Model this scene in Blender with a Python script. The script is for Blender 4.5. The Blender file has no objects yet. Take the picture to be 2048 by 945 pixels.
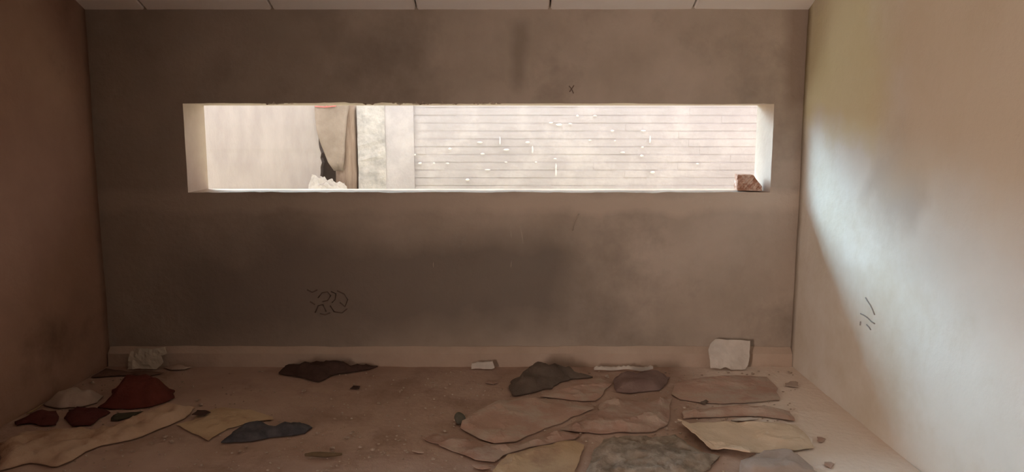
import bpy, bmesh, math, random
from mathutils import Vector, noise
from mathutils.geometry import delaunay_2d_cdt
random.seed(7)
S = bpy.context.scene
COL = S.collection

# ------------------------------------------------------------------ camera
TH = math.radians(7.6); F = 1470.0; CX, CY = 1024.0, 472.5; H = 1.573
D = 5.0                      # inner face of the window wall
WT = 0.34                    # its thickness
cam_d = bpy.data.cameras.new('camera'); cam = bpy.data.objects.new('camera', cam_d); COL.objects.link(cam)
cam_d.sensor_width = 36; cam_d.lens = F / 2048 * 36; cam_d.clip_start = 0.02
cam.location = (0, 0, H); cam.rotation_euler = (math.pi / 2 - TH, 0, 0)
S.camera = cam

# ------------------------------------------------------------------ light
S.view_settings.view_transform = 'Standard'; S.view_settings.look = 'None'
S.view_settings.gamma = 1; S.view_settings.use_curve_mapping = False
S.view_settings.exposure = 0.0
SKY_STRENGTH = 2.2; GLOW = 30.0; SUN_STRENGTH = 10.0; FILL_POWER = 34.0
w = bpy.data.worlds.new('sky'); S.world = w; w.use_nodes = True
def hazy_sky():
    nt = w.node_tree; N = nt.nodes; L = nt.links; bg = N['Background']
    tc = N.new('ShaderNodeTexCoord'); dp = N.new('ShaderNodeVectorMath'); dp.operation = 'DOT_PRODUCT'
    az, el = math.radians(51), math.radians(29)         # the bright hazy part of the sky, low down the alley on the left
    L.new(tc.outputs['Generated'], dp.inputs[0]); dp.inputs[1].default_value = (-math.sin(az) * math.cos(el), math.cos(az) * math.cos(el), math.sin(el))
    mr = N.new('ShaderNodeMapRange'); mr.interpolation_type = 'SMOOTHERSTEP'
    mr.inputs[1].default_value = math.cos(math.radians(34)); mr.inputs[2].default_value = 1.0
    L.new(dp.outputs['Value'], mr.inputs[0])
    def rgb(c, k):
        q = N.new('ShaderNodeRGB'); q.outputs[0].default_value = (c[0] * k, c[1] * k, c[2] * k, 1); return q.outputs[0]
    mx = N.new('ShaderNodeMix'); mx.data_type = 'RGBA'; mx.clamp_result = False
    L.new(mr.outputs[0], mx.inputs[0]); L.new(rgb((1.0, 0.89, 0.87), SKY_STRENGTH), mx.inputs[6]); L.new(rgb((0.64, 0.94, 1.13), GLOW), mx.inputs[7])
    L.new(mx.outputs[2], bg.inputs[0]); bg.inputs[1].default_value = 1.0
hazy_sky()

def lamp(name, kind, loc, direction, **kw):
    l = bpy.data.lights.new(name, kind)
    for k, v in kw.items(): setattr(l, k, v)
    o = bpy.data.objects.new(name, l); COL.objects.link(o); o.location = loc
    o.rotation_euler = Vector(direction).to_track_quat('-Z', 'Y').to_euler()
    return o
# the sun, outside on the left: under the eaves it just reaches the outer half of the sill and the right jamb
saz = math.radians(50); sel = math.atan(math.tan(math.radians(45)) * math.cos(saz))
lamp('sun', 'SUN', (-6, 12, 6), (math.sin(saz) * math.cos(sel), -math.cos(saz) * math.cos(sel), -math.sin(sel)),
     energy=SUN_STRENGTH, angle=math.radians(2), color=(1.0, 0.95, 0.90))
# unseen fill lamp added at an assumed doorway, aimed to brighten the right side
fill_lamp = lamp('added_fill_light', 'AREA', (-2.86, -1.5, 1.08), (math.cos(math.radians(50)), math.sin(math.radians(50)), 0.0),
            energy=FILL_POWER, shape='RECTANGLE', size=0.55, size_y=1.9, color=(1.0, 0.77, 0.63), spread=math.radians(80))

# ------------------------------------------------------------------ helpers
def ray(px, py):
    u = (px - CX) / F; v = (CY - py) / F
    return Vector((u, math.cos(TH) + v * math.sin(TH), -math.sin(TH) + v * math.cos(TH)))
def on_floor(px, py, z=0.0):
    r = ray(px, py); t = (z - H) / r.z; return Vector((r.x * t, r.y * t, z))
def on_y(px, py, y):
    r = ray(px, py); t = y / r.y; return Vector((r.x * t, y, H + r.z * t))
def on_x(px, py, x):
    r = ray(px, py); t = x / r.x; return Vector((x, r.y * t, H + r.z * t))
def fbm(p, s, seed=0, oct=4):
    return noise.fractal(Vector(p) * s + Vector((seed * 7.3, seed * 3.1, seed * 1.7)), 0.7, 2.0, oct)

def mat(name, c1, c2, scale=3.0, rough=0.9, bump=0.3, bscale=40.0, c3=None, scale3=1.0, thr3=(0.5, 0.65), spec=0.2, stretch=(1, 1, 1), bdist=0.01):
    m = bpy.data.materials.new(name); m.use_nodes = True
    nt = m.node_tree; N = nt.nodes; L = nt.links
    b = N['Principled BSDF']; b.inputs['Roughness'].default_value = rough; b.inputs['Specular IOR Level'].default_value = spec
    g = N.new('ShaderNodeNewGeometry'); mp = N.new('ShaderNodeMapping'); mp.inputs['Scale'].default_value = stretch
    L.new(g.outputs['Position'], mp.inputs['Vector'])
    def nz(sc, det=5, ro=0.6):
        n = N.new('ShaderNodeTexNoise'); n.inputs['Scale'].default_value = sc; n.inputs['Detail'].default_value = det
        n.inputs['Roughness'].default_value = ro; L.new(mp.outputs[0], n.inputs['Vector']); return n
    n1 = nz(scale); rp = N.new('ShaderNodeValToRGB')
    rp.color_ramp.elements[0].position = 0.33; rp.color_ramp.elements[1].position = 0.67
    rp.color_ramp.elements[0].color = (*c1, 1); rp.color_ramp.elements[1].color = (*c2, 1)
    L.new(n1.outputs[0], rp.inputs[0]); out = rp.outputs[0]
    if c3:
        n3 = nz(scale3, 6, 0.65); r3 = N.new('ShaderNodeValToRGB')
        r3.color_ramp.elements[0].position = thr3[0]; r3.color_ramp.elements[1].position = thr3[1]
        r3.color_ramp.elements[0].color = (0, 0, 0, 1); r3.color_ramp.elements[1].color = (1, 1, 1, 1)
        L.new(n3.outputs[0], r3.inputs[0])
        mx = N.new('ShaderNodeMix'); mx.data_type = 'RGBA'
        L.new(r3.outputs[0], mx.inputs[0]); L.new(out, mx.inputs[6]); mx.inputs[7].default_value = (*c3, 1); out = mx.outputs[2]
    L.new(out, b.inputs['Base Color'])
    nb = nz(bscale, 6, 0.6); bp = N.new('ShaderNodeBump'); bp.inputs['Strength'].default_value = bump; bp.inputs['Distance'].default_value = bdist
    L.new(nb.outputs[0], bp.inputs['Height']); L.new(bp.outputs[0], b.inputs['Normal'])
    m['_out'] = 1
    return m
def band(m, axis_lo_hi, colour, amount=0.6, wobble=0.08, wscale=2.5, xr=None):
    """a ragged-edged tint between two heights"""
    nt = m.node_tree; N = nt.nodes; L = nt.links; b = N['Principled BSDF']
    src = b.inputs['Base Color'].links[0].from_socket
    g = N.new('ShaderNodeNewGeometry'); sp = N.new('ShaderNodeSeparateXYZ'); L.new(g.outputs['Position'], sp.inputs[0])
    n = N.new('ShaderNodeTexNoise'); n.inputs['Scale'].default_value = wscale; n.inputs['Detail'].default_value = 6; L.new(g.outputs['Position'], n.inputs['Vector'])
    def math_(op, a, bb):
        q = N.new('ShaderNodeMath'); q.operation = op
        for i, v in enumerate((a, bb)):
            if isinstance(v, (int, float)): q.inputs[i].default_value = v
            else: L.new(v, q.inputs[i])
        return q.outputs[0]
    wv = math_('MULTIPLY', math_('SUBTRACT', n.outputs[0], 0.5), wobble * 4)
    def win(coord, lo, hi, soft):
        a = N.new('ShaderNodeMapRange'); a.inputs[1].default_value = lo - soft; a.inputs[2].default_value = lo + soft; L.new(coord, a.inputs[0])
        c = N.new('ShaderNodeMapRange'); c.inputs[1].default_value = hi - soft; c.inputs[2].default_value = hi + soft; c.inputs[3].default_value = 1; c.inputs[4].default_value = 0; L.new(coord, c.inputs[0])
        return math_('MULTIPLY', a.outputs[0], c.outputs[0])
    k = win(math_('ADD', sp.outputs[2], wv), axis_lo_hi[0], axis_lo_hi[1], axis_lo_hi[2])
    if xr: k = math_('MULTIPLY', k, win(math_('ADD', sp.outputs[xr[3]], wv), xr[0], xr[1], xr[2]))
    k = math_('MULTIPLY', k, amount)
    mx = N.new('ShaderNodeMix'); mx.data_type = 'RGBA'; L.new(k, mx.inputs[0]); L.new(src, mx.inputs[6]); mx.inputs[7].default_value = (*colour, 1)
    L.new(mx.outputs[2], b.inputs['Base Color'])

def obj(name, bm, m, parent=None, smooth=False):
    me = bpy.data.meshes.new(name); bmesh.ops.recalc_face_normals(bm, faces=bm.faces); bm.to_mesh(me); bm.free()
    if smooth:
        for p in me.polygons: p.use_smooth = True
    me.materials.append(m); o = bpy.data.objects.new(name, me); COL.objects.link(o)
    if parent: o.parent = parent
    return o
def tag(o, label, cat, group=None):
    o['label'] = label; o['category'] = cat
    if group: o['group'] = group
    return o
def struct(name, bm, m, smooth=False):
    o = obj(name, bm, m, None, smooth); o['kind'] = 'structure'; return o
def add_box(bm, lo, hi):
    v = [bm.verts.new((x, y, z)) for x in (lo[0], hi[0]) for y in (lo[1], hi[1]) for z in (lo[2], hi[2])]
    for f in ((0, 1, 3, 2), (4, 6, 7, 5), (0, 4, 5, 1), (2, 3, 7, 6), (0, 2, 6, 4), (1, 5, 7, 3)): bm.faces.new([v[i] for i in f])
    return v
def add_tube(bm, pts, r, n=6):
    rings = []
    for i, p in enumerate(pts):
        a = pts[max(i - 1, 0)]; c = pts[min(i + 1, len(pts) - 1)]
        d = (c - a).normalized(); u = d.orthogonal().normalized(); v = d.cross(u)
        rr = r(i / (len(pts) - 1)) if callable(r) else r
        rings.append([bm.verts.new(p + (u * math.cos(k * 2 * math.pi / n) + v * math.sin(k * 2 * math.pi / n)) * rr) for k in range(n)])
    for a, c in zip(rings, rings[1:]):
        for k in range(n): bm.faces.new((a[k], a[(k + 1) % n], c[(k + 1) % n], c[k]))
    bm.faces.new(rings[0]); bm.faces.new(rings[-1])
def cuts(a, b, step):
    n = max(1, int(round((b - a) / step))); return [a + (b - a) * i / n for i in range(n + 1)]

# ------------------------------------------------------------------ measured places
XL = on_y(205, 500, D).x; XR = on_y(1592, 500, D).x
WL = on_y(371, 300, D).x; WR = on_y(1544, 300, D).x
WTOP = on_y(1000, 207, D).z; WBOT = on_y(1000, 385, D).z
CEIL = on_y(1000, 19, D).z
YF = -3.6                       # wall behind the camera
print('room', XL, XR, WL, WR, WTOP, WBOT, CEIL)

# ------------------------------------------------------------------ materials of the setting
M_back = mat('grey_brown_cement_render', (0.40, 0.34, 0.285), (0.52, 0.445, 0.38), 1.6, 0.95, 0.5, 22, c3=(0.28, 0.235, 0.20), scale3=1.1, thr3=(0.5, 0.72))
band(M_back, (WBOT - 0.13, WBOT - 0.0, 0.03), (0.60, 0.51, 0.43), 0.75, 0.05, 3.0)
band(M_back, (WTOP + 0.12, CEIL - 0.08, 0.06), (0.22, 0.18, 0.15), 0.5, 0.03, 5.0, xr=(0.0, 0.09, 0.03, 0))
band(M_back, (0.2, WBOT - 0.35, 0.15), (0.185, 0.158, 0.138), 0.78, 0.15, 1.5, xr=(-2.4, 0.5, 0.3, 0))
band(M_back, (-0.2, CEIL + 0.2, 0.15), (0.22, 0.175, 0.145), 0.45, 0.3, 0.9, xr=(-4, -0.75, 0.7, 0))  # dark blotch widened over the left end: light falloff painted into the colour
band(M_back, (WTOP - 0.05, CEIL + 0.2, 0.08), (0.24, 0.175, 0.14), 0.6, 0.04, 2.0, xr=(XR - 0.12, XR + 0.5, 0.04, 0))  # upper right corner, its shadow painted into the colour
M_left = mat('brown_left_plaster', (0.32, 0.19, 0.135), (0.42, 0.26, 0.19), 1.2, 0.95, 0.4, 25, c3=(0.22, 0.13, 0.09), scale3=0.9)
M_right = mat('pale_limewash_plaster', (0.66, 0.63, 0.58), (0.74, 0.71, 0.66), 1.2, 0.92, 0.35, 18, c3=(0.60, 0.54, 0.45), scale3=0.8, thr3=(0.5, 0.7))
band(M_right, (H - 0.42, H + 0.0, 0.10), (0.40, 0.36, 0.32), 0.42, 0.16, 2.6, xr=(3.55, 4.05, 0.08, 1))
band(M_right, (WTOP + 0.12, CEIL + 0.3, 0.10), (0.30, 0.22, 0.17), 0.6, 0.06, 2.0, xr=(4.72, 5.3, 0.12, 1))  # same corner's shade painted onto this wall
band(M_right, (H + 0.02, CEIL + 0.2, 0.12), (0.70, 0.64, 0.36), 0.6, 0.22, 1.6, xr=(4.0, 5.2, 0.2, 1))  # yellow light bounced off the ground outside, painted into the plaster
band(M_right, (H - 0.30, CEIL + 0.4, 0.14), (0.66, 0.54, 0.38), 0.6, 0.18, 1.4, xr=(-4, 3.85, 0.22, 1))  # warm tan light on the upper wall, painted into the colour
M_ceil = mat('pale_ceiling_concrete', (0.88, 0.85, 0.81), (0.93, 0.90, 0.87), 2.0, 0.95, 0.25, 30)
M_floor = mat('dusty_earth_floor', (0.42, 0.29, 0.23), (0.54, 0.40, 0.33), 1.5, 0.97, 0.7, 30, c3=(0.34, 0.23, 0.18), scale3=2.2, thr3=(0.5, 0.7))
band(M_floor, (-1, 1, 0.1), (0.86, 0.75, 0.66), 0.95, 0.2, 1.6, xr=(1.25, 4, 0.25, 0))  # pale dust strip, lightened further to stand in for brightness and haze
M_skirt = mat('cement_skirting', (0.46, 0.36, 0.29), (0.56, 0.45, 0.37), 3.0, 0.95, 0.5, 30)
M_reveal = mat('pink_beige_reveal_plaster', (0.48, 0.385, 0.325), (0.58, 0.48, 0.41), 3.0, 0.95, 0.4, 25)

# ------------------------------------------------------------------ window wall
xs = sorted(set(cuts(XL - 0.25, WL, 0.06) + cuts(WL, WR, 0.035) + cuts(WR, XR + 0.25, 0.06)))
zs = sorted(set(cuts(-0.1, WBOT, 0.06) + cuts(WBOT, WTOP, 0.05) + cuts(WTOP, CEIL + 0.05, 0.06)))
bm = bmesh.new()
def edge_dz(x):
    r = 0.0
    r += 0.006 * fbm((x, 0, 0), 1.2, 3)
    rough = 1.0 if -1.35 < x < 0.1 else 0.35
    r += rough * 0.010 * max(0, fbm((x, 0, 0), 9.0, 5))
    return r
def wp(x, z, y, inner):
    top = abs(z - WTOP) < 1e-6; bot = abs(z - WBOT) < 1e-6
    q = Vector((x, y, z))
    if inner:
        q.y += 0.006 * fbm((x, z, 0), 1.3, 1) + 0.002 * fbm((x, z, 0), 9, 2)
        if top and WL - .01 <= x <= WR + .01: q.z += edge_dz(x)
        if bot and WL - .01 <= x <= WR + .01: q.z += 0.005 * fbm((x, 0, 0), 2.5, 8) + 0.003 * fbm((x, 0, 0), 12, 9); 
    return q
grid = {}
for side, y in ((0, D), (1, D + WT)):
    for i, x in enumerate(xs):
        for k, z in enumerate(zs): grid[side, i, k] = bm.verts.new(wp(x, z, y, side == 0))
inside = lambda i, k: WL - 1e-6 <= xs[i] and xs[i + 1] <= WR + 1e-6 and WBOT - 1e-6 <= zs[k] and zs[k + 1] <= WTOP + 1e-6
for i in range(len(xs) - 1):
    for k in range(len(zs) - 1):
        if inside(i, k): continue
        for s in (0, 1): bm.faces.new([grid[s, i, k], grid[s, i + 1, k], grid[s, i + 1, k + 1], grid[s, i, k + 1]])
        for di, dk, e in ((0, -1, ((i, k), (i + 1, k))), (0, 1, ((i, k + 1), (i + 1, k + 1))), (-1, 0, ((i, k), (i, k + 1))), (1, 0, ((i + 1, k), (i + 1, k + 1)))):
            a, b = i + di, k + dk
            border = a < 0 or b < 0 or a >= len(xs) - 1 or b >= len(zs) - 1
            if border or inside(a, b):
                f = bm.faces.new([grid[0, e[0][0], e[0][1]], grid[0, e[1][0], e[1][1]], grid[1, e[1][0], e[1][1]], grid[1, e[0][0], e[0][1]]])
                if not border: f.material_index = 2 if (di, dk) == (0, 1) and zs[k + 1] < WTOP - 0.01 else 1
loose = [v for v in bm.verts if not v.link_faces]
bmesh.ops.delete(bm, geom=loose, context='VERTS')
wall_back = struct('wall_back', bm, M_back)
wall_back.data.materials.append(M_reveal); wall_back.data.materials.append(mat('dusty_brown_sill', (0.30, 0.225, 0.18), (0.40, 0.31, 0.255), 4.0, 0.95, 0.4, 25))

# broken plaster lumps along the lintel
bm = bmesh.new()
for k in range(46):
    x = random.choice([random.uniform(-1.05, 0.05), random.gauss(-1.62, 0.06), random.uniform(-0.6, -0.1)])
    r = random.uniform(0.006, 0.015)
    mtx = bmesh.ops.create_icosphere(bm, subdivisions=1, radius=r)
    for v in mtx['verts']:
        v.co = Vector((v.co.x * 1.5, v.co.y, v.co.z)) * (1 + 0.5 * noise.noise(v.co * 90 + Vector((k, 0, 0)))) + Vector((x, D + random.uniform(0.0, 0.05), WTOP + 0.004))
o = obj('broken_plaster_edge', bm, mat('chipped_plaster', (0.42, 0.33, 0.27), (0.6, 0.5, 0.44), 20), wall_back); o['kind'] = 'stuff'

# left, right and rear walls
def slab_wall(name, axis, at, thick, a0, a1, z0, z1, m, seed, amp=0.008, hole=None):
    bm = bmesh.new(); us = cuts(a0, a1, 0.08); vs = cuts(z0, z1, 0.08)
    if hole: us = sorted(set(us + [hole[0], hole[1]])); vs = sorted(set(vs + [hole[3]]))
    g = {}
    for s in (0, 1):
        for i, u in enumerate(us):
            for k, v in enumerate(vs):
                d = at + (thick if s else amp * fbm((u, v, 0), 1.1, seed))
                g[s, i, k] = bm.verts.new((d, u, v) if axis == 'x' else (u, d, v))
    cut = lambda i, k: bool(hole) and us[i] >= hole[0] - 1e-6 and us[i + 1] <= hole[1] + 1e-6 and vs[k + 1] <= hole[3] + 1e-6
    for i in range(len(us) - 1):
        for k in range(len(vs) - 1):
            if cut(i, k): continue
            for s in (0, 1): bm.faces.new([g[s, i, k], g[s, i + 1, k], g[s, i + 1, k + 1], g[s, i, k + 1]])
            for a, b, e in ((i, k - 1, ((i, k), (i + 1, k))), (i, k + 1, ((i, k + 1), (i + 1, k + 1))), (i - 1, k, ((i, k), (i, k + 1))), (i + 1, k, ((i + 1, k), (i + 1, k + 1)))):
                if a < 0 or b < 0 or a >= len(us) - 1 or b >= len(vs) - 1 or cut(a, b):
                    bm.faces.new([g[0, *e[0]], g[0, *e[1]], g[1, *e[1]], g[1, *e[0]]])
    bmesh.ops.delete(bm, geom=[v for v in bm.verts if not v.link_faces], context='VERTS')
    return struct(name, bm, m, True)
slab_wall('wall_left', 'x', XL, -0.22, YF, D, -0.1, CEIL + 0.34, M_left, 11, hole=(-1.95, -1.05, 0, 2.05))  # opening added for the fill lamp of the unseen doorway
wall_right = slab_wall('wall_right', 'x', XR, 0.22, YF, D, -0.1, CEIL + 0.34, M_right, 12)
slab_wall('wall_front', 'y', YF, -0.22, XL, XR, -0.1, CEIL + 0.34, M_left, 13)

# floor: trodden earth and dust, highest points at z = 0
bm = bmesh.new(); us = cuts(XL, XR, 0.06); vs = cuts(YF, D, 0.06); g = {}
for i, u in enumerate(us):
    for k, v in enumerate(vs):
        g[i, k] = bm.verts.new((u, v, -0.004 - 0.006 * (0.5 + 0.5 * fbm((u, v, 0), 2.2, 21)) ** 1 - 0.002 * abs(fbm((u, v, 0), 14, 22))))
for i in range(len(us) - 1):
    for k in range(len(vs) - 1): bm.faces.new([g[i, k], g[i + 1, k], g[i + 1, k + 1], g[i, k + 1]])
add_box(bm, (XL, YF, -0.1), (XR, D, -0.03))
struct('floor', bm, M_floor, False)

# ceiling: precast slabs with open joints, carried on outside as the eaves
bm = bmesh.new()
joints = [XL - 5.0] + [on_y(p, 19, D).x for p in (290, 545, 833, 1100, 1386)] + [XR + 0.25]
HY, HZ = D - 0.7, 0.31           # slab dip added by the window wall, so the ceiling catches more light
pr = [(YF - 0.2, CEIL + HZ), (HY, CEIL + HZ), (D, CEIL), (D + 1.42, CEIL), (D + 1.42, CEIL + HZ + 0.1), (YF - 0.2, CEIL + HZ + 0.1)]
for a, b in zip(joints, joints[1:]):
    ra = [bm.verts.new((a + 0.006, y, z)) for y, z in pr]; rb = [bm.verts.new((b - 0.006, y, z)) for y, z in pr]
    bm.faces.new(ra); bm.faces.new(rb)
    for k in range(6): bm.faces.new((ra[k], ra[(k + 1) % 6], rb[(k + 1) % 6], rb[k]))
bmesh.ops.bevel(bm, geom=[e for e in bm.edges if abs(e.verts[0].co.x - e.verts[1].co.x) < 1e-6 and max(v.co.z for v in e.verts) < CEIL + HZ + .01], offset=0.008, segments=1, affect='EDGES')
add_box(bm, (XL - 5.0, YF - 0.2, CEIL + HZ + 0.10), (XR + 0.25, D + 1.42, CEIL + HZ + 0.18))
struct('ceiling', bm, M_ceil)

# skirting: a low cement kerb with a sloping top along the window wall
bm = bmesh.new(); n = 90; prof = [(0, 0.0), (0.055, 0.0), (0.05, 0.085), (0.012, 0.125), (0, 0.125)]; rings = []
for i in range(n + 1):
    x = XL + 0.005 + (XR - XL - 0.01) * i / n
    rings.append([bm.verts.new((x, D + 0.008 - a * (1 + 0.12 * fbm((x, a, 0), 2.5, 31)), (z - 0.012 if z == 0 else z * (1 + 0.06 * fbm((x, z, 1), 3, 32))))) for a, z in prof])
for a, c in zip(rings, rings[1:]):
    for k in range(5): bm.faces.new((a[k], a[(k + 1) % 5], c[(k + 1) % 5], c[k]))
bm.faces.new(rings[0]); bm.faces.new(rings[-1])
struct('baseboard_back', bm, M_skirt, False)

# ------------------------------------------------------------------ outside: alley ground and the wall opposite
YO = 7.9
M_ground = mat('dry_grassy_ground', (0.54, 0.49, 0.32), (0.64, 0.58, 0.39), 2.0, 1.0, 0.5, 20)
bm = bmesh.new(); add_box(bm, (-14, D + WT, -0.35), (14, 16, 0.45)); struct('floor_outside', bm, M_ground)
M_white = mat('whitewashed_wall', (0.40, 0.35, 0.33), (0.47, 0.415, 0.39), 2.0, 0.95, 0.4, 20, stretch=(3, 3, 1))
M_brick = mat('whitewashed_brick', (0.46, 0.425, 0.43), (0.53, 0.49, 0.495), 3.0, 0.95, 0.5, 24, c3=(0.58, 0.54, 0.535), scale3=3.0, thr3=(0.5, 0.7))
def outx(px): return on_y(px, 290, YO).x
HO = 2.02
# plain whitewashed stretch on the left, its right end broken off unevenly
bm = bmesh.new(); zz = cuts(0.40, HO, 0.05); x0 = outx(640)
def ragged(z): return x0 + 0.03 * fbm((z, 0, 0), 3, 41) + 0.012 * fbm((z, 0, 0), 14, 42)
left = -9.0; rings = []
for z in zz:
    rings.append([bm.verts.new((left, YO, z)), bm.verts.new((ragged(z), YO + 0.004 * fbm((z, 1, 0), 8, 43), z)), bm.verts.new((ragged(z) - 0.02, YO + 0.2, z)), bm.verts.new((left, YO + 0.2, z))])
for a, c in zip(rings, rings[1:]):
    for k in range(4): bm.faces.new((a[k], a[(k + 1) % 4], c[(k + 1) % 4], c[k]))
bm.faces.new(rings[0]); bm.faces.new(rings[-1])
struct('wall_outside', bm, M_white)
# brick stretch on the right: real courses with recessed joints
bm = bmesh.new(); bx0 = outx(828); bx1 = 7.0
add_box(bm, (outx(770), YO + 0.03, 0.40), (bx1, YO + 0.22, HO))
add_box(bm, (outx(770), YO - 0.01, 0.40), (bx0, YO + 0.03, HO))
course = 0.083; k = 0; z = 0.40
while z < HO - 0.02:
    x = bx0 + (0 if k % 2 else -0.11)
    while x < bx1:
        a, b = max(x, bx0), min(x + 0.226, bx1)
        if b - a > 0.02:
            dy = random.uniform(-0.003, 0.003)
            add_box(bm, (a, YO + 0.025 + dy, z + 0.006), (b, YO + 0.035, z + course - 0.006))
        x += 0.226
    z += course; k += 1
wob = struct('wall_opposite', bm, M_brick)
bmb = bmesh.new(); add_box(bmb, (outx(590), YO + 0.25, 0.40), (outx(800), YO + 0.40, HO - 0.03)); struct('wall_behind', bmb, mat('brown_recess_wall', (0.24, 0.19, 0.16), (0.34, 0.27, 0.23), 3))
# white blobs painted in for daylight glinting through holes in the courses
bm = bmesh.new()
spots = [(960, 285), (965, 308), (1000, 282), (1013, 300), (1012, 325), (1055, 285), (1065, 300), (1072, 325), (1112, 345), (1112, 335), (1287, 262), (1300, 280), (1285, 295), (1283, 312), (1245, 305), (1225, 262), (1230, 282), (1305, 345), (975, 340), (840, 327), (868, 327), (895, 327), (830, 310), (900, 298), (935, 360), (1110, 318), (1180, 281), (1395, 328), (1102, 246), (1118, 250), (1140, 248), (1190, 232), (1155, 232)]
for (px, py) in spots:
    c = on_y(px, py, YO - 0.006)
    long_ = px in (1112, 1000, 1300, 1065)
    rx, rz = (0.009, 0.045) if long_ else (random.uniform(0.010, 0.035), random.uniform(0.008, 0.014))
    q = bmesh.ops.create_icosphere(bm, subdivisions=2, radius=1)
    for v in q['verts']:
        v.co = Vector((v.co.x * rx, v.co.y * 0.008, v.co.z * rz)) * (1 + 0.35 * noise.noise(v.co * 2 + Vector((px, py, 0)))) + c
o = obj('daylight_glint', bm, mat('white_glint', (0.72, 0.70, 0.69), (0.80, 0.78, 0.76), 5), wob, True); o['kind'] = 'stuff'

# pale rubble against the foot of the wall
bm = bmesh.new(); cc = on_y(652, 380, YO - 0.22); q = bmesh.ops.create_icosphere(bm, subdivisions=5, radius=1)
for v in q['verts']:
    p = v.co.copy(); k = 1 + 0.22 * fbm(p, 2.2, 81) + 0.10 * fbm(p, 7, 82)
    zz_ = max(0, p.z) ** 0.8 * (1 - 0.3 * abs(p.x)); v.co = Vector((cc.x + p.x * 0.40 * k, YO - 0.25 + p.y * 0.13, 0.45 + zz_ * (cc.z - 0.45 + 0.11) * k))
tag(obj('rubble_heap', bm, mat('pale_lime_rubble', (0.46, 0.42, 0.40), (0.62, 0.57, 0.54), 10, 0.95, 0.8, 30)), 'pale rubble heap outside the window at the foot of the hanging sackcloth', 'rubble')

# rough grey concrete post between the two walls
bm = bmesh.new(); rings = []
pa, pb = outx(716), outx(772)
for z in cuts(0.40, HO - 0.05, 0.04):
    rg = []
    for (x, y) in ((pa, YO - 0.02), ((pa + pb) / 2, YO - 0.03), (pb - 0.005, YO - 0.02), (pb - 0.005, YO + 0.16), ((pa + pb) / 2, YO + 0.17), (pa, YO + 0.16)):
        rg.append(bm.verts.new((x + 0.004 * fbm((x, y, z), 7, 51), y + 0.010 * fbm((x, y, z), 9, 52), z)))
    rings.append(rg)
for a, c in zip(rings, rings[1:]):
    for k in range(6): bm.faces.new((a[k], a[(k + 1) % 6], c[(k + 1) % 6], c[k]))
bm.faces.new(rings[0]); bm.faces.new(rings[-1])
tag(obj('concrete_post', bm, mat('rough_grey_concrete', (0.38, 0.36, 0.35), (0.62, 0.58, 0.55), 8, 0.95, 0.8, 30)), 'rough grey concrete post outside the window beside the brick wall', 'post')
# dark brown timber leaning in the gap, with a tan cloth tied over its top
bm = bmesh.new(); rings = []
ta, tb = outx(668), outx(713.5)
for z in cuts(0.40, HO - 0.1, 0.06):
    rg = []
    for k in range(10):
        an = k * math.pi / 5; r = 1 + 0.08 * fbm((math.cos(an), math.sin(an), z * 2), 2, 61)
        rg.append(bm.verts.new(((ta + tb) / 2 + math.cos(an) * (tb - ta) / 2 * r, YO + 0.02 + 0.08 * math.sin(an) * r, z)))
    rings.append(rg)
for a, c in zip(rings, rings[1:]):
    for k in range(10): bm.faces.new((a[k], a[(k + 1) % 10], c[(k + 1) % 10], c[k]))
bm.faces.new(rings[0]); bm.faces.new(rings[-1])
tag(obj('timber_post', bm, mat('dark_weathered_timber', (0.24, 0.17, 0.13), (0.36, 0.27, 0.21), 6, 0.9, 0.6, 30, stretch=(4, 4, 0.5)), None, True), 'dark brown timber post outside the window left of the concrete post', 'post')
def drape(name, rows, y, m, seed, depth=0.03):
    bm = bmesh.new(); fr = []; bk = []
    for (py, xa, xb) in rows:
        rf = []; rb = []
        for j in range(13):
            t = j / 12; px = xa + (xb - xa) * t; c = on_y(px, py, y)
            f = depth * (0.5 * math.sin(t * 9 + seed) + fbm((t * 2, c.z * 2, 0), 1.5, seed))
            rf.append(bm.verts.new((c.x, c.y + f, c.z))); rb.append(bm.verts.new((c.x, c.y + f + 0.006, c.z)))
        fr.append(rf); bk.append(rb)
    n = len(rows)
    for gset in (fr, bk):
        for a, c in zip(gset, gset[1:]):
            for j in range(12): bm.faces.new((a[j], a[j + 1], c[j + 1], c[j]))
    for i in range(n - 1):
        for j in (0, 12): bm.faces.new((fr[i][j], fr[i + 1][j], bk[i + 1][j], bk[i][j]))
    for i in (0, n - 1):
        for j in range(12): bm.faces.new((fr[i][j], fr[i][j + 1], bk[i][j + 1], bk[i][j]))
    return obj(name, bm, m, None, True)
M_tan = mat('tan_sackcloth', (0.27, 0.215, 0.175), (0.37, 0.30, 0.25), 5, 0.95, 0.5, 60)
tag(drape('hanging_sackcloth', [(195, 628, 700), (215, 629, 698), (235, 630, 694), (260, 633, 692), (285, 640, 690), (305, 648, 690), (325, 656, 688), (342, 668, 686)], YO - 0.078, M_tan, 3, 0.012),
    'tan sackcloth hanging outside the window and narrowing to a point', 'cloth')
bm = bmesh.new(); a = on_y(630, 213, YO - 0.095); b = on_y(672, 212, YO - 0.095); add_tube(bm, [a, (a + b) / 2 + Vector((0, 0, -0.01)), b], 0.006)
c = on_y(652, 198, YO - 0.095); add_tube(bm, [c, c + Vector((0.005, 0, -0.04)), c + Vector((0, 0, -0.085))], 0.006)
tag(obj('red_tie', bm, mat('faded_red_string', (0.55, 0.16, 0.15), (0.65, 0.22, 0.2), 20)), 'faded red string tie at the top of the hanging sackcloth', 'string')

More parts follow.
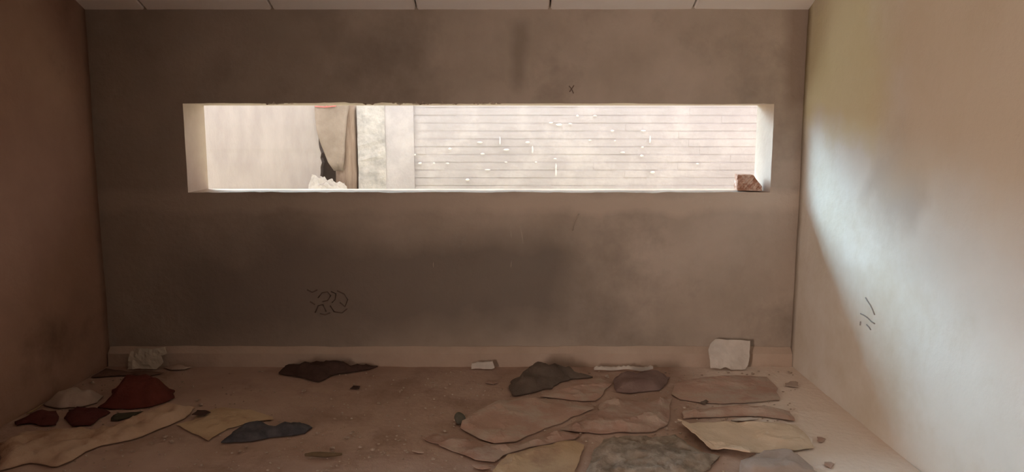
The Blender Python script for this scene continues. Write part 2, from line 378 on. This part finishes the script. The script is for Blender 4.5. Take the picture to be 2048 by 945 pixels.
# ------------------------------------------------------------------ the brick on the sill
def place_brick():
    c0 = on_y(1508, 377, D + 0.10)
    bm = bmesh.new(); L, Wd, Ht = 0.165, 0.15, 0.108
    us = cuts(-L / 2, L / 2, 0.0083)
    n = 20; g = {}
    add_box(bm, (-L / 2, -Wd / 2, 0), (L / 2, Wd / 2, Ht))
    bmesh.ops.subdivide_edges(bm, edges=bm.edges[:], cuts=14, use_grid_fill=True)
    for v in bm.verts:
        p = v.co.copy()
        # diagonal scored grooves on the front and end faces
        if p.y < -Wd / 2 + 1e-4 and 0.012 < p.z < Ht - 0.012: v.co.y += 0.010 * (math.sin((p.x * 0.8 - p.z * 0.6) * 210) > 0.1)
        # broken corner on the upper right
        k = max(0, (p.x - 0.045) + (p.z - 0.075) * 0.8)
        v.co.z -= 0.75 * k; v.co.x -= 0.4 * k
        v.co += Vector((1, 1, 0.3 if p.z > 0.001 else 0)) * 0.0035 * fbm(p, 28, 71)
        if p.z < 1e-5: v.co.z = 0
    o = obj('clay_brick', bm, mat('red_clay_brick', (0.38, 0.20, 0.14), (0.52, 0.31, 0.23), 14, 0.95, 0.5, 60, c3=(0.66, 0.50, 0.42), scale3=16, thr3=(0.52, 0.6)))
    o.location = (WR - 0.115, D + 0.115, WBOT + 0.008); o.rotation_euler = (0, 0, math.radians(-9))
    tag(o, 'broken red clay brick with scored face on the right end of the window sill', 'brick')
place_brick()

# ------------------------------------------------------------------ marks on the walls
def strokes(name, lines, m, parent, r=0.003):
    bm = bmesh.new()
    for ln in lines: add_tube(bm, ln, r, 5)
    return obj(name, bm, m, parent, True)
M_char = mat('charcoal_line', (0.30, 0.28, 0.26), (0.36, 0.34, 0.32), 30)
xw = XR - 0.003
L_ = [[(1731, 596), (1735, 603), (1740, 610), (1745, 620), (1749, 630)], [(1721, 628), (1729, 632), (1736, 637), (1743, 644), (1749, 648)], [(1721, 644), (1720, 651)], [(1733, 650), (1738, 655), (1741, 660)]]
def densify(l): return [Vector(p) for p in l]
strokes('charcoal_scribble', [[on_x(p[0], p[1], xw) for p in ln] for ln in L_], M_char, wall_right, 0.0035)
yb = D - 0.002
M_scr = mat('dark_brown_scrawl', (0.15, 0.11, 0.09), (0.19, 0.14, 0.12), 30)
import itertools
L2 = [[(614, 580), (624, 585), (634, 580)], [(636, 596), (644, 586), (655, 584), (661, 592), (655, 602), (645, 604)], [(662, 584), (672, 588), (670, 600), (664, 606)], [(674, 582), (688, 588), (695, 600), (690, 614), (680, 606)], [(630, 626), (636, 612), (646, 610), (652, 624)], [(660, 612), (668, 624), (684, 626), (694, 618)], [(620, 604), (630, 610)], [(640, 628), (650, 630), (660, 626)]]
strokes('dark_scrawl', [[on_y(p[0], p[1], yb) for p in ln] for ln in L2], M_scr, wall_back, 0.004)
strokes('dark_scratch', [[on_y(p[0], p[1], yb) for p in ln] for ln in [[(1138, 172), (1143, 178), (1147, 187)], [(1148, 171), (1143, 178), (1139, 184)]]], M_scr, wall_back, 0.004)
M_drip = mat('pale_lime_drip', (0.45, 0.39, 0.33), (0.5, 0.44, 0.38), 20)
strokes('lime_drip', [[on_y(p[0], p[1], yb + 0.003) for p in ln] for ln in [[(1021, 448), (1022, 470), (1025, 492), (1023, 515), (1022, 535)], [(1040, 452), (1044, 470), (1046, 488)], [(866, 515), (867, 535)], [(1158, 428), (1148, 445), (1145, 462)]]], M_drip, wall_back, 0.004)

# ------------------------------------------------------------------ rubbish on the floor
HEAPS = []
def pip(p, poly):
    c = False; n = len(poly)
    for i in range(n):
        a, b = poly[i], poly[i - 1]
        if (a[1] > p[1]) != (b[1] > p[1]) and p[0] < (b[0] - a[0]) * (p[1] - a[1]) / (b[1] - a[1]) + a[0]: c = not c
    return c
def edist(p, poly):
    best = 9
    for i in range(len(poly)):
        a, b = Vector(poly[i]), Vector(poly[i - 1]); ab = b - a; t = max(0, min(1, (p - a).dot(ab) / max(ab.length_squared, 1e-9)))
        best = min(best, (p - a - ab * t).length)
    return best
def heap(name, px, m, label, cat, amp=0.03, fold=9.0, base=0.0, thick=0.0025, edge=0.06, seed=1, step=0.022, jag=0.012, crisp=False, curl=None, group=None, lump=0.0, tilt=0.0):
    """a rag, sheet or heap that lies on the floor: outline traced on the ground, folds raised above it"""
    P = [on_floor(*p) for p in px]; cx = sum(p.x for p in P) / len(P); cy = sum(p.y for p in P) / len(P)
    poly = []
    for i, a in enumerate(P):
        b = P[(i + 1) % len(P)]; n = max(1, int((b - a).length / (step * 1.3)))
        for k in range(n):
            q = a + (b - a) * k / n; 
            poly.append((q.x - cx + jag * fbm((q.x, q.y, 0), 11, seed), q.y - cy + jag * fbm((q.x, q.y, 5), 11, seed + 1)))
    ylim = D - 0.075 - cy; poly = [(max(XL + 0.03 - cx, min(XR - 0.03 - cx, x)), min(y, ylim)) for x, y in poly]
    HEAPS.append([(x + cx, y + cy) for x, y in poly])
    xs_ = [p[0] for p in poly]; ys_ = [p[1] for p in poly]; pts = [Vector(p) for p in poly]; nb = len(pts)
    y = min(ys_)
    while y < max(ys_):
        x = min(xs_)
        while x < max(xs_):
            q = Vector((x + random.uniform(-.3, .3) * step, y + random.uniform(-.3, .3) * step))
            if pip(q, poly) and edist(q, poly) > step * 0.5: pts.append(q)
            x += step
        y += step
    vs_, es_, fs_, *_ = delaunay_2d_cdt(pts, [], [list(range(nb))], 1, 1e-5)
    bm = bmesh.new(); top = []; bot = []
    for q in vs_:
        d = edist(q, poly); k = min(1, d / edge); k = k * k * (3 - 2 * k)
        w_ = Vector((q.x + cx, q.y + cy, 0))
        wx, wy = w_.x + 0.05 * fbm(w_, 4, seed + 2), w_.y + 0.05 * fbm(w_, 4, seed + 3)
        f = 1 - abs(fbm((wx, wy, 0), fold * 0.5, seed, 3)) * 1.6
        f = max(0.0, f)
        g_ = 0.5 + 0.5 * fbm((wx, wy, 3), fold * 0.22, seed + 4, 2)
        z = amp * (0.12 + 0.88 * k) * (0.55 * f + 0.45 * g_) if not crisp else amp * (0.12 + 0.88 * k) * (0.75 * max(0, g_ - 0.25) + 0.45 * f * f)
        z += lump * k * (0.7 + 0.3 * g_)
        if curl:
            for (a, b, hgt, wid) in curl:
                A = on_floor(*a); B = on_floor(*b); A = Vector((A.x - cx, A.y - cy)); B = Vector((B.x - cx, B.y - cy)); ab = B - A
                t = max(0, min(1, (q - A).dot(ab) / ab.length_squared)); dd = (q - A - ab * t).length
                z += hgt * math.exp(-(dd / wid) ** 2)
        zb = max(0, z - 0.003) if (crisp or amp < 0.03) and not lump else 0
        top.append(bm.verts.new((q.x, q.y, thick + z))); bot.append(bm.verts.new((q.x, q.y, zb)))
    for f in fs_:
        bm.faces.new([top[i] for i in f]); bm.faces.new([bot[i] for i in reversed(f)])
    bm.edges.ensure_lookup_table()
    tset = set(top); idx = {v: i for i, v in enumerate(top)}
    for e in [e for e in bm.edges if len(e.link_faces) == 1 and e.verts[0] in tset]:
        i, j = idx[e.verts[0]], idx[e.verts[1]]
        bm.faces.new((top[i], top[j], bot[j], bot[i]))
    bmesh.ops.delete(bm, geom=[v for v in bm.verts if not v.link_faces], context='VERTS')
    o = obj(name, bm, m, None, not crisp); o.location = (cx, cy, base)
    return tag(o, label, cat, group)

M_drag = mat('dark_brown_rag', (0.055, 0.032, 0.026), (0.10, 0.06, 0.05), 8, 0.95, 0.4, 80)
M_red = mat('dark_red_cloth', (0.105, 0.028, 0.02), (0.165, 0.042, 0.032), 7, 0.9, 0.4, 80)
M_maroon = mat('maroon_cloth', (0.085, 0.024, 0.022), (0.13, 0.04, 0.035), 7, 0.9, 0.4, 80)
M_blk = mat('black_green_rag', (0.04, 0.04, 0.026), (0.07, 0.065, 0.045), 8, 0.95, 0.4, 80)
M_blue = mat('dark_blue_grey_rag', (0.055, 0.055, 0.065), (0.12, 0.115, 0.125), 14, 0.95, 0.5, 80)
M_tanc = mat('tan_cardboard', (0.50, 0.36, 0.23), (0.60, 0.45, 0.30), 3, 0.95, 0.3, 60, c3=(0.42, 0.29, 0.2), scale3=4)
M_pink = mat('pink_brown_cardboard', (0.44, 0.29, 0.23), (0.52, 0.36, 0.29), 3, 0.95, 0.3, 60, c3=(0.50, 0.40, 0.335), scale3=5, thr3=(0.45, 0.6))
M_pale = mat('pale_dusty_paper', (0.42, 0.335, 0.28), (0.54, 0.44, 0.375), 6, 0.9, 0.3, 50)
M_palegrey = mat('pale_grey_scrap', (0.50, 0.46, 0.38), (0.62, 0.57, 0.48), 6, 0.95, 0.4, 50)
M_white2 = mat('white_paper', (0.56, 0.52, 0.475), (0.68, 0.63, 0.58), 9, 0.85, 0.3, 40)
M_greyrag = mat('dark_grey_brown_cloth', (0.11, 0.085, 0.07), (0.17, 0.135, 0.11), 7, 0.95, 0.5, 60)
M_green = mat('grey_green_litter', (0.32, 0.265, 0.215), (0.45, 0.38, 0.315), 20, 1.0, 0.9, 60, c3=(0.24, 0.20, 0.16), scale3=9)
M_dred = mat('reddish_brown_cardboard', (0.35, 0.225, 0.18), (0.45, 0.305, 0.25), 4, 0.95, 0.3, 60, c3=(0.46, 0.36, 0.30), scale3=6, thr3=(0.45, 0.6))

# --- left side
heap('cloth_sheet', [(0, 888), (60, 866), (120, 862), (205, 861), (262, 846), (330, 818), (388, 818), (372, 838), (345, 850), (300, 866), (262, 882), (205, 892), (170, 905), (145, 922), (118, 934), (60, 928), (0, 942)],
     mat('dusty_tan_cloth', (0.50, 0.35, 0.25), (0.62, 0.46, 0.34), 3, 0.95, 0.4, 40, c3=(0.42, 0.27, 0.18), scale3=2.5), 'large crumpled tan cloth sheet spread on the floor at lower left', 'cloth', amp=0.06, fold=9, seed=3, edge=0.05, step=0.022)
heap('cardboard_sheet', [(352, 851), (384, 842), (398, 826), (450, 816), (500, 822), (545, 836), (548, 841), (500, 845), (455, 858), (418, 882), (396, 872)], M_tanc,
     'tan cardboard piece between the crumpled tan cloth and the blue-grey rag', 'cardboard', amp=0.02, crisp=True, seed=5)
heap('red_cloth', [(196, 818), (218, 800), (226, 782), (246, 772), (276, 768), (320, 775), (346, 785), (352, 796), (330, 806), (300, 815), (262, 820)], M_red,
     'large dark red crumpled cloth heap on the floor near the left wall', 'cloth', amp=0.07, lump=0.06, fold=8, seed=7, edge=0.1)
heap('red_rag', [(130, 838), (140, 822), (170, 816), (205, 821), (222, 827), (200, 838), (180, 852), (146, 853)], M_maroon,
     'small dark red rag directly left of the big red cloth heap', 'rag', amp=0.05, fold=9, seed=9)
heap('maroon_rag', [(28, 846), (60, 832), (76, 824), (112, 824), (118, 832), (112, 852), (78, 852), (58, 846), (34, 852)], M_maroon,
     'maroon rag nearest the left wall on the tan cloth edge', 'rag', amp=0.05, fold=9, seed=11, base=0.0)
heap('dark_rag', [(226, 832), (236, 828), (268, 827), (290, 825), (264, 834), (240, 842), (222, 842)], M_blk,
     'narrow black-green rag in front of the red cloth heap', 'rag', amp=0.03, fold=9, seed=13, base=0.0)
heap('crumpled_paper', [(84, 800), (98, 786), (130, 780), (165, 786), (205, 794), (196, 806), (160, 816), (118, 818), (90, 812)], M_pale,
     'pale crumpled paper behind the maroon rag by the left wall', 'paper', amp=0.05, lump=0.03, fold=9, seed=15)
heap('scrap_bag', [(10, 826), (40, 806), (72, 790), (84, 796), (82, 812), (64, 824), (30, 838)], mat('olive_brown_sack', (0.36, 0.25, 0.12), (0.46, 0.33, 0.18), 5, 0.95, 0.4, 50),
     'olive brown sack scrap lying against the left wall', 'sack', amp=0.04, fold=8, seed=17)
# pale scraps in the back left corner
heap('pale_strip', [(328, 737), (340, 728), (372, 728), (388, 733), (370, 740), (345, 741)], M_pale,
     'low pale scrap lying just right of the grey scrap in the back left corner', 'scrap', amp=0.03, lump=0.04, fold=9, seed=21)
heap('brown_litter_heap', [(150, 745), (200, 738), (240, 742), (262, 745), (300, 744), (328, 746), (300, 753), (240, 752), (180, 756)], mat('dark_brown_litter', (0.13, 0.075, 0.055), (0.2, 0.125, 0.095), 9, 1, 0.8, 40),
     'dark brown litter heap in the back left corner before the pale scraps', 'litter', amp=0.035, fold=12, seed=23)
heap('brown_chip', [(384, 838), (394, 829), (410, 829), (419, 834), (408, 840)], M_drag, 'small dark brown chip at the right tip of the tan cloth', 'chip', amp=0.012, seed=25, step=0.015, base=0.022)
# --- middle
heap('brown_rag', [(557, 748), (566, 738), (590, 731), (618, 729), (640, 727), (652, 732), (690, 731), (718, 728), (738, 726), (757, 733), (740, 740), (712, 744), (668, 750), (650, 760), (638, 765), (610, 757), (575, 752)], M_drag,
     'dark brown rag spread near the window wall left of centre', 'rag', amp=0.09, fold=8, seed=27, edge=0.07)
heap('blue_grey_rag', [(440, 886), (460, 870), (482, 858), (505, 855), (525, 851), (552, 857), (580, 853), (605, 850), (622, 858), (612, 868), (580, 873), (540, 876), (505, 884), (470, 886)], M_blue,
     'dark blue-grey frayed rag strip on the floor at left front', 'rag', amp=0.05, lump=0.015, fold=14, seed=29, base=0.0)
bm = bmesh.new(); a = on_floor(610, 915); b = on_floor(684, 914)
add_tube(bm, [a + (b - a) * t + Vector((0, 0, 0.012 + 0.002 * math.sin(t * 7))) for t in (0, .2, .4, .6, .8, 1)], lambda t: 0.006 + 0.008 * math.sin(math.pi * min(1, t + .05)), 7)
tag(obj('wooden_stick', bm, mat('olive_brown_wood', (0.14, 0.10, 0.06), (0.2, 0.15, 0.09), 9, 0.9), None, True), 'short olive-brown stick lying alone at the front of the floor', 'stick')
heap('dark_chip', [(701, 778), (706, 773), (721, 773), (720, 779)], M_drag, 'tiny dark chip on bare floor in front of the brown rag', 'chip', amp=0.01, seed=31, step=0.015)
# small stone
bm = bmesh.new(); q = bmesh.ops.create_icosphere(bm, subdivisions=3, radius=0.032); c = on_floor(918, 846)
for v in q['verts']: v.co = v.co * (1 + 0.5 * noise.noise(v.co * 22)); v.co.z = max(v.co.z * 1.1, -0.024)
o = obj('dark_stone', bm, mat('dark_stone_grey', (0.08, 0.08, 0.06), (0.13, 0.12, 0.1), 12), None, True); o.location = (c.x, c.y, 0.024); tag(o, 'small dark stone at the left corner of the pink-brown cardboard', 'stone')
# white folded paper leaning on the kerb
def folded(name, px0, px1, wob_, m, label, cat, thick=0.004):
    """sheet that stands on the floor and leans on the kerb: outline given on the upright plane"""
    y0, y1 = 4.83, 4.925; bm = bmesh.new()
    zb = on_y(px0[0], px0[1], y0).z
    return None
def leaning(name, outline, ybase, lean, m, label, cat, thick, wob_, seed, step=0.02, lift=0.0):
    P = [on_y(px, py, ybase) for px, py in outline]; zmin = min(p.z for p in P)
    poly = []
    for i, a in enumerate(P):
        b = P[(i + 1) % len(P)]; n = max(1, int((b - a).length / step))
        for k in range(n):
            q = a + (b - a) * k / n; poly.append((q.x + 0.006 * fbm((q.x, q.z, 0), 14, seed), max(0, q.z - zmin + 0.006 * fbm((q.x, q.z, 4), 14, seed)) if k else q.z - zmin))
    pts = [Vector(p) for p in poly]; nb = len(pts)
    x0 = min(p[0] for p in poly); x1 = max(p[0] for p in poly); z1 = max(p[1] for p in poly)
    z = step
    while z < z1:
        x = x0
        while x < x1:
            q = Vector((x, z))
            if pip(q, poly) and edist(q, poly) > step * 0.5: pts.append(q)
            x += step
        z += step
    vs_, es_, fs_, *_ = delaunay_2d_cdt(pts, [], [list(range(nb))], 1, 1e-5)
    bm = bmesh.new(); A = []; B = []; mx = (x0 + x1) / 2
    for q in vs_:
        d = wob_ * fbm((q.x, q.y, 0), 8, seed); y = ybase + lean * q.y - abs(d)
        A.append(bm.verts.new((q.x - mx, y - ybase - thick, q.y))); B.append(bm.verts.new((q.x - mx, y - ybase, q.y)))
    for f in fs_: bm.faces.new([A[i] for i in f]); bm.faces.new([B[i] for i in reversed(f)])
    s_ = set(A); idx = {v: i for i, v in enumerate(A)}
    for e in [e for e in bm.edges if len(e.link_faces) == 1 and e.verts[0] in s_]:
        i, j = idx[e.verts[0]], idx[e.verts[1]]; bm.faces.new((A[i], A[j], B[j], B[i]))
    bmesh.ops.delete(bm, geom=[v for v in bm.verts if not v.link_faces], context='VERTS')
    o = obj(name, bm, m, None, False); o.location = (mx, ybase, lift if lift else 0.0); return tag(o, label, cat)
leaning('white_board', [(1422, 733), (1420, 700), (1424, 690), (1437, 681), (1470, 682), (1506, 684), (1502, 712), (1497, 728), (1490, 735), (1462, 736), (1452, 731), (1440, 735)], 4.87, 0.40, M_white2,
        'torn white sheet leaning on the kerb below the right end of the window', 'sheet', 0.006, 0.012, 33)
leaning('pale_scrap', [(256, 729), (257, 697), (270, 689), (300, 692), (322, 688), (330, 700), (318, 704), (326, 716), (312, 729), (280, 727)], 4.88, 0.3, M_palegrey,
        'pale grey torn scrap leaning on the kerb in the back left corner', 'scrap', 0.008, 0.02, 37, step=0.018)
leaning('white_packet', [(943, 724), (943, 714), (966, 712), (984, 710), (989, 722), (984, 724)], 4.90, 0.3, M_white2,
        'small white folded paper leaning on the kerb below the window centre', 'paper', 0.02, 0.004, 35, step=0.012)
# --- right of centre
heap('grey_cloth_heap', [(1024, 792), (1018, 778), (1026, 764), (1040, 756), (1052, 748), (1075, 742), (1105, 741), (1135, 745), (1160, 752), (1185, 756), (1150, 760), (1118, 766), (1102, 776), (1078, 782), (1056, 790)], M_greyrag,
     'dark grey-brown cloth heap behind the pink-brown cardboard', 'cloth', amp=0.075, lump=0.035, fold=11, seed=37, edge=0.09, jag=0.025)
heap('brown_sheet', [(1080, 794), (1095, 790), (1120, 781), (1152, 762), (1200, 758), (1220, 770), (1205, 790), (1192, 802), (1160, 803), (1110, 797)], M_pink,
     'pink-brown paper sheet right of the dark grey-brown cloth heap', 'paper', amp=0.035, fold=6, crisp=True, seed=39)
heap('dark_red_brown_cloth', [(1226, 766), (1230, 756), (1262, 752), (1310, 752), (1338, 756), (1334, 768), (1318, 782), (1260, 788), (1234, 784)], mat('dusky_brown_cloth', (0.19, 0.125, 0.11), (0.26, 0.185, 0.165), 6, 0.95, 0.5, 60),
     'dusky brown cloth lying under the thin white strip', 'cloth', amp=0.05, lump=0.02, fold=8, seed=41)
bm = bmesh.new(); pts = []
for i in range(25):
    t = i / 24; p = on_floor(1188 + 118 * t, 741 + 1.5 * math.sin(t * 11)); pts.append(Vector((p.x, min(p.y, 4.905), 0.004 + 0.006 * math.sin(t * 13))))
top = []
for i, p in enumerate(pts):
    h_ = 0.014 + 0.010 * abs(math.sin(i * 1.7)); top.append([bm.verts.new(p + Vector((0, -0.010, 0))), bm.verts.new(p + Vector((0, 0.012, 0.004))), bm.verts.new(p + Vector((0, 0.010, h_))), bm.verts.new(p + Vector((0, -0.004, h_)))])
for a, c in zip(top, top[1:]):
    for k in range(4): bm.faces.new((a[k], a[(k + 1) % 4], c[(k + 1) % 4], c[k]))
bm.faces.new(top[0]); bm.faces.new(top[-1])
white_strip = tag(obj('white_strip', bm, M_white2), 'thin white torn strip lying along the back edge of the dusky brown cloth', 'strip')
bm = bmesh.new(); pts = [on_floor(1060 + 50 * t, 750 - 14 * math.sin(t * 1.4)) for t in [i / 8 for i in range(9)]]
heap('pink_cardboard', [(925, 858), (924, 846), (960, 826), (1000, 808), (1040, 797), (1065, 796), (1100, 806), (1150, 812), (1190, 818), (1150, 834), (1105, 853), (1060, 872), (1035, 884), (990, 888), (950, 874)], M_pink,
     'large flat pink-brown cardboard piece on the floor near centre', 'cardboard', amp=0.03, fold=5, crisp=True, seed=43, curl=[((925, 850), (1000, 808), 0.02, 0.04)])
heap('reddish_sheet', [(1200, 808), (1225, 800), (1300, 806), (1345, 800), (1340, 815), (1338, 830), (1338, 850), (1300, 866), (1240, 865), (1190, 868), (1120, 862), (1160, 838), (1198, 822)], M_dred,
     'reddish brown cardboard sheet in the middle of the right-hand litter', 'cardboard', amp=0.05, fold=6, crisp=True, seed=45)
heap('tan_cardboard_flap', [(985, 945), (1000, 925), (1015, 912), (1070, 898), (1125, 885), (1150, 884), (1168, 892), (1160, 915), (1150, 948), (1100, 962), (1000, 960)], M_tanc,
     'tan cardboard flap at the bottom edge right of centre', 'cardboard', amp=0.04, fold=5, crisp=True, seed=47)
heap('brown_crumpled_sheet', [(850, 880), (870, 868), (922, 872), (985, 892), (1040, 890), (1085, 876), (1110, 862), (1160, 872), (1150, 880), (1110, 886), (1060, 896), (1008, 910), (990, 925), (950, 920), (900, 900)], M_dred,
     'reddish brown crumpled paper strip in front of the pink-brown cardboard', 'paper', amp=0.05, fold=8, crisp=True, seed=49)
heap('leaf_litter_mat', [(1172, 948), (1184, 915), (1192, 898), (1212, 882), (1250, 874), (1310, 878), (1350, 872), (1375, 890), (1405, 908), (1440, 915), (1420, 940), (1380, 960), (1250, 965), (1185, 962)], M_green,
     'grey-green matted litter at the bottom edge beside the tan board', 'litter', amp=0.045, fold=18, seed=51, step=0.016)
heap('tan_board', [(1356, 850), (1400, 848), (1450, 847), (1500, 846), (1560, 848), (1592, 852), (1612, 870), (1628, 896), (1590, 902), (1560, 900), (1520, 908), (1500, 917), (1460, 910), (1412, 902), (1390, 882)],
     mat('light_tan_board', (0.66, 0.54, 0.41), (0.76, 0.63, 0.49), 4, 0.95, 0.3, 60), 'light tan cardboard with a curled pale left edge on the right of the floor', 'cardboard', amp=0.035, fold=5, crisp=True, seed=53,
     curl=[((1360, 852), (1408, 898), 0.035, 0.035), ((1450, 908), (1500, 915), 0.03, 0.04)])
heap('pink_sheet', [(1345, 790), (1350, 770), (1400, 757), (1470, 752), (1530, 755), (1552, 775), (1560, 800), (1500, 806), (1450, 808), (1400, 806), (1360, 800)], M_pink,
     'dusty pink-brown sheet on the floor in front of the leaning white sheet', 'sheet', amp=0.03, fold=5, crisp=True, seed=55)
heap('dusty_sheet', [(1364, 839), (1368, 824), (1420, 818), (1480, 812), (1540, 815), (1580, 825), (1590, 842), (1520, 833), (1440, 834)], M_pink,
     'narrow dusty sheet just behind the light tan cardboard', 'sheet', amp=0.04, fold=7, crisp=True, seed=57)
heap('grey_paper_heap', [(1475, 948), (1480, 925), (1510, 912), (1560, 905), (1595, 912), (1620, 932), (1640, 955), (1560, 968), (1490, 962)], mat('grey_brown_paper', (0.40, 0.33, 0.29), (0.5, 0.42, 0.37), 5, 0.95, 0.4, 40),
     'grey-brown crumpled paper at the bottom edge before the light tan cardboard', 'paper', amp=0.06, fold=8, seed=59)
heap('small_dark_rag', [(1400, 806), (1412, 801), (1418, 805), (1408, 810)], M_greyrag, 'tiny dark scrap between the dusty sheets on the right', 'scrap', amp=0.015, seed=61, step=0.012)

def scrap(i, px, py, wpx, m, label, group):
    pts = []
    n = random.randint(5, 8); a0 = random.random() * 6
    for k in range(n):
        a = a0 + 2 * math.pi * k / n; q = random.uniform(0.6, 1.1) * wpx
        pts.append((px + math.cos(a) * q, py + math.sin(a) * q * 0.38))
    heap('torn_paper_scrap', pts, m, label, 'paper', amp=0.022, fold=9, crisp=True, seed=100 + i, step=0.016, jag=0.016, edge=0.04, group=group)
SP = [(1085, 808, 15), (1010, 803, 13), (1228, 752, 0), (1332, 790, 14), (1600, 838, 16), (1640, 880, 14), (1545, 822, 0), (880, 868, 15), (905, 898, 16), (960, 935, 18), (1180, 905, 0), (1420, 945, 0), (1660, 930, 16), (1585, 770, 15), (985, 765, 14), (840, 905, 12), (1120, 775, 0), (1005, 735, 0), (1330, 752, 0)]
for i, (px, py, wpx) in enumerate(SP):
    c = on_floor(px, py)
    if not wpx or any(pip((c.x, c.y), h_) or edist(Vector((c.x, c.y)), h_) < wpx * 0.0030 for h_ in HEAPS): continue
    scrap(i, px, py, wpx, [M_pink, M_pale, M_dred][i % 3], 'small torn paper scrap among the litter on the right half of the floor', 'torn paper scraps in the litter')

heap('curled_strip', [(1462, 843), (1478, 838), (1500, 837), (1516, 840), (1492, 842), (1476, 844)], M_white2, 'short white torn strip at the back edge of the light tan cardboard', 'strip', amp=0.03, fold=10, seed=91, step=0.012, base=0.0)
# fine rubble scattered over the floor: beyond counting
bm = bmesh.new()
for k in range(1500):
    if k < 330: px, py = random.gauss(1330, 130), random.gauss(880, 45)
    elif k < 480: px, py = random.uniform(1000, 1600), random.uniform(742, 860)
    else: px, py = random.uniform(60, 1700), random.uniform(742, 960)
    py = max(py, 744); c = on_floor(px, py)
    if any(pip((c.x, c.y), h_) or edist(Vector((c.x, c.y)), h_) < 0.02 for h_ in HEAPS): continue
    if px > 1590: continue
    if not (XL + .05 < c.x < XR - .05 and c.y < D - 0.09): continue
    r = random.uniform(0.003, 0.007) if random.random() < 0.93 else random.uniform(0.007, 0.013)
    q = bmesh.ops.create_icosphere(bm, subdivisions=1, radius=r)
    for v in q['verts']: v.co = Vector((v.co.x * 1.3, v.co.y, v.co.z * 0.7)) * (1 + 0.5 * noise.noise(v.co * 120 + Vector((k, 0, 0)))) + Vector((c.x, c.y, r * 0.3))
o = obj('plaster_crumbs', bm, mat('pale_plaster_crumbs', (0.30, 0.22, 0.17), (0.56, 0.47, 0.40), 60, 0.95)); o['kind'] = 'stuff'
tag(o, 'fine plaster crumbs scattered all over the earth floor', 'rubble')
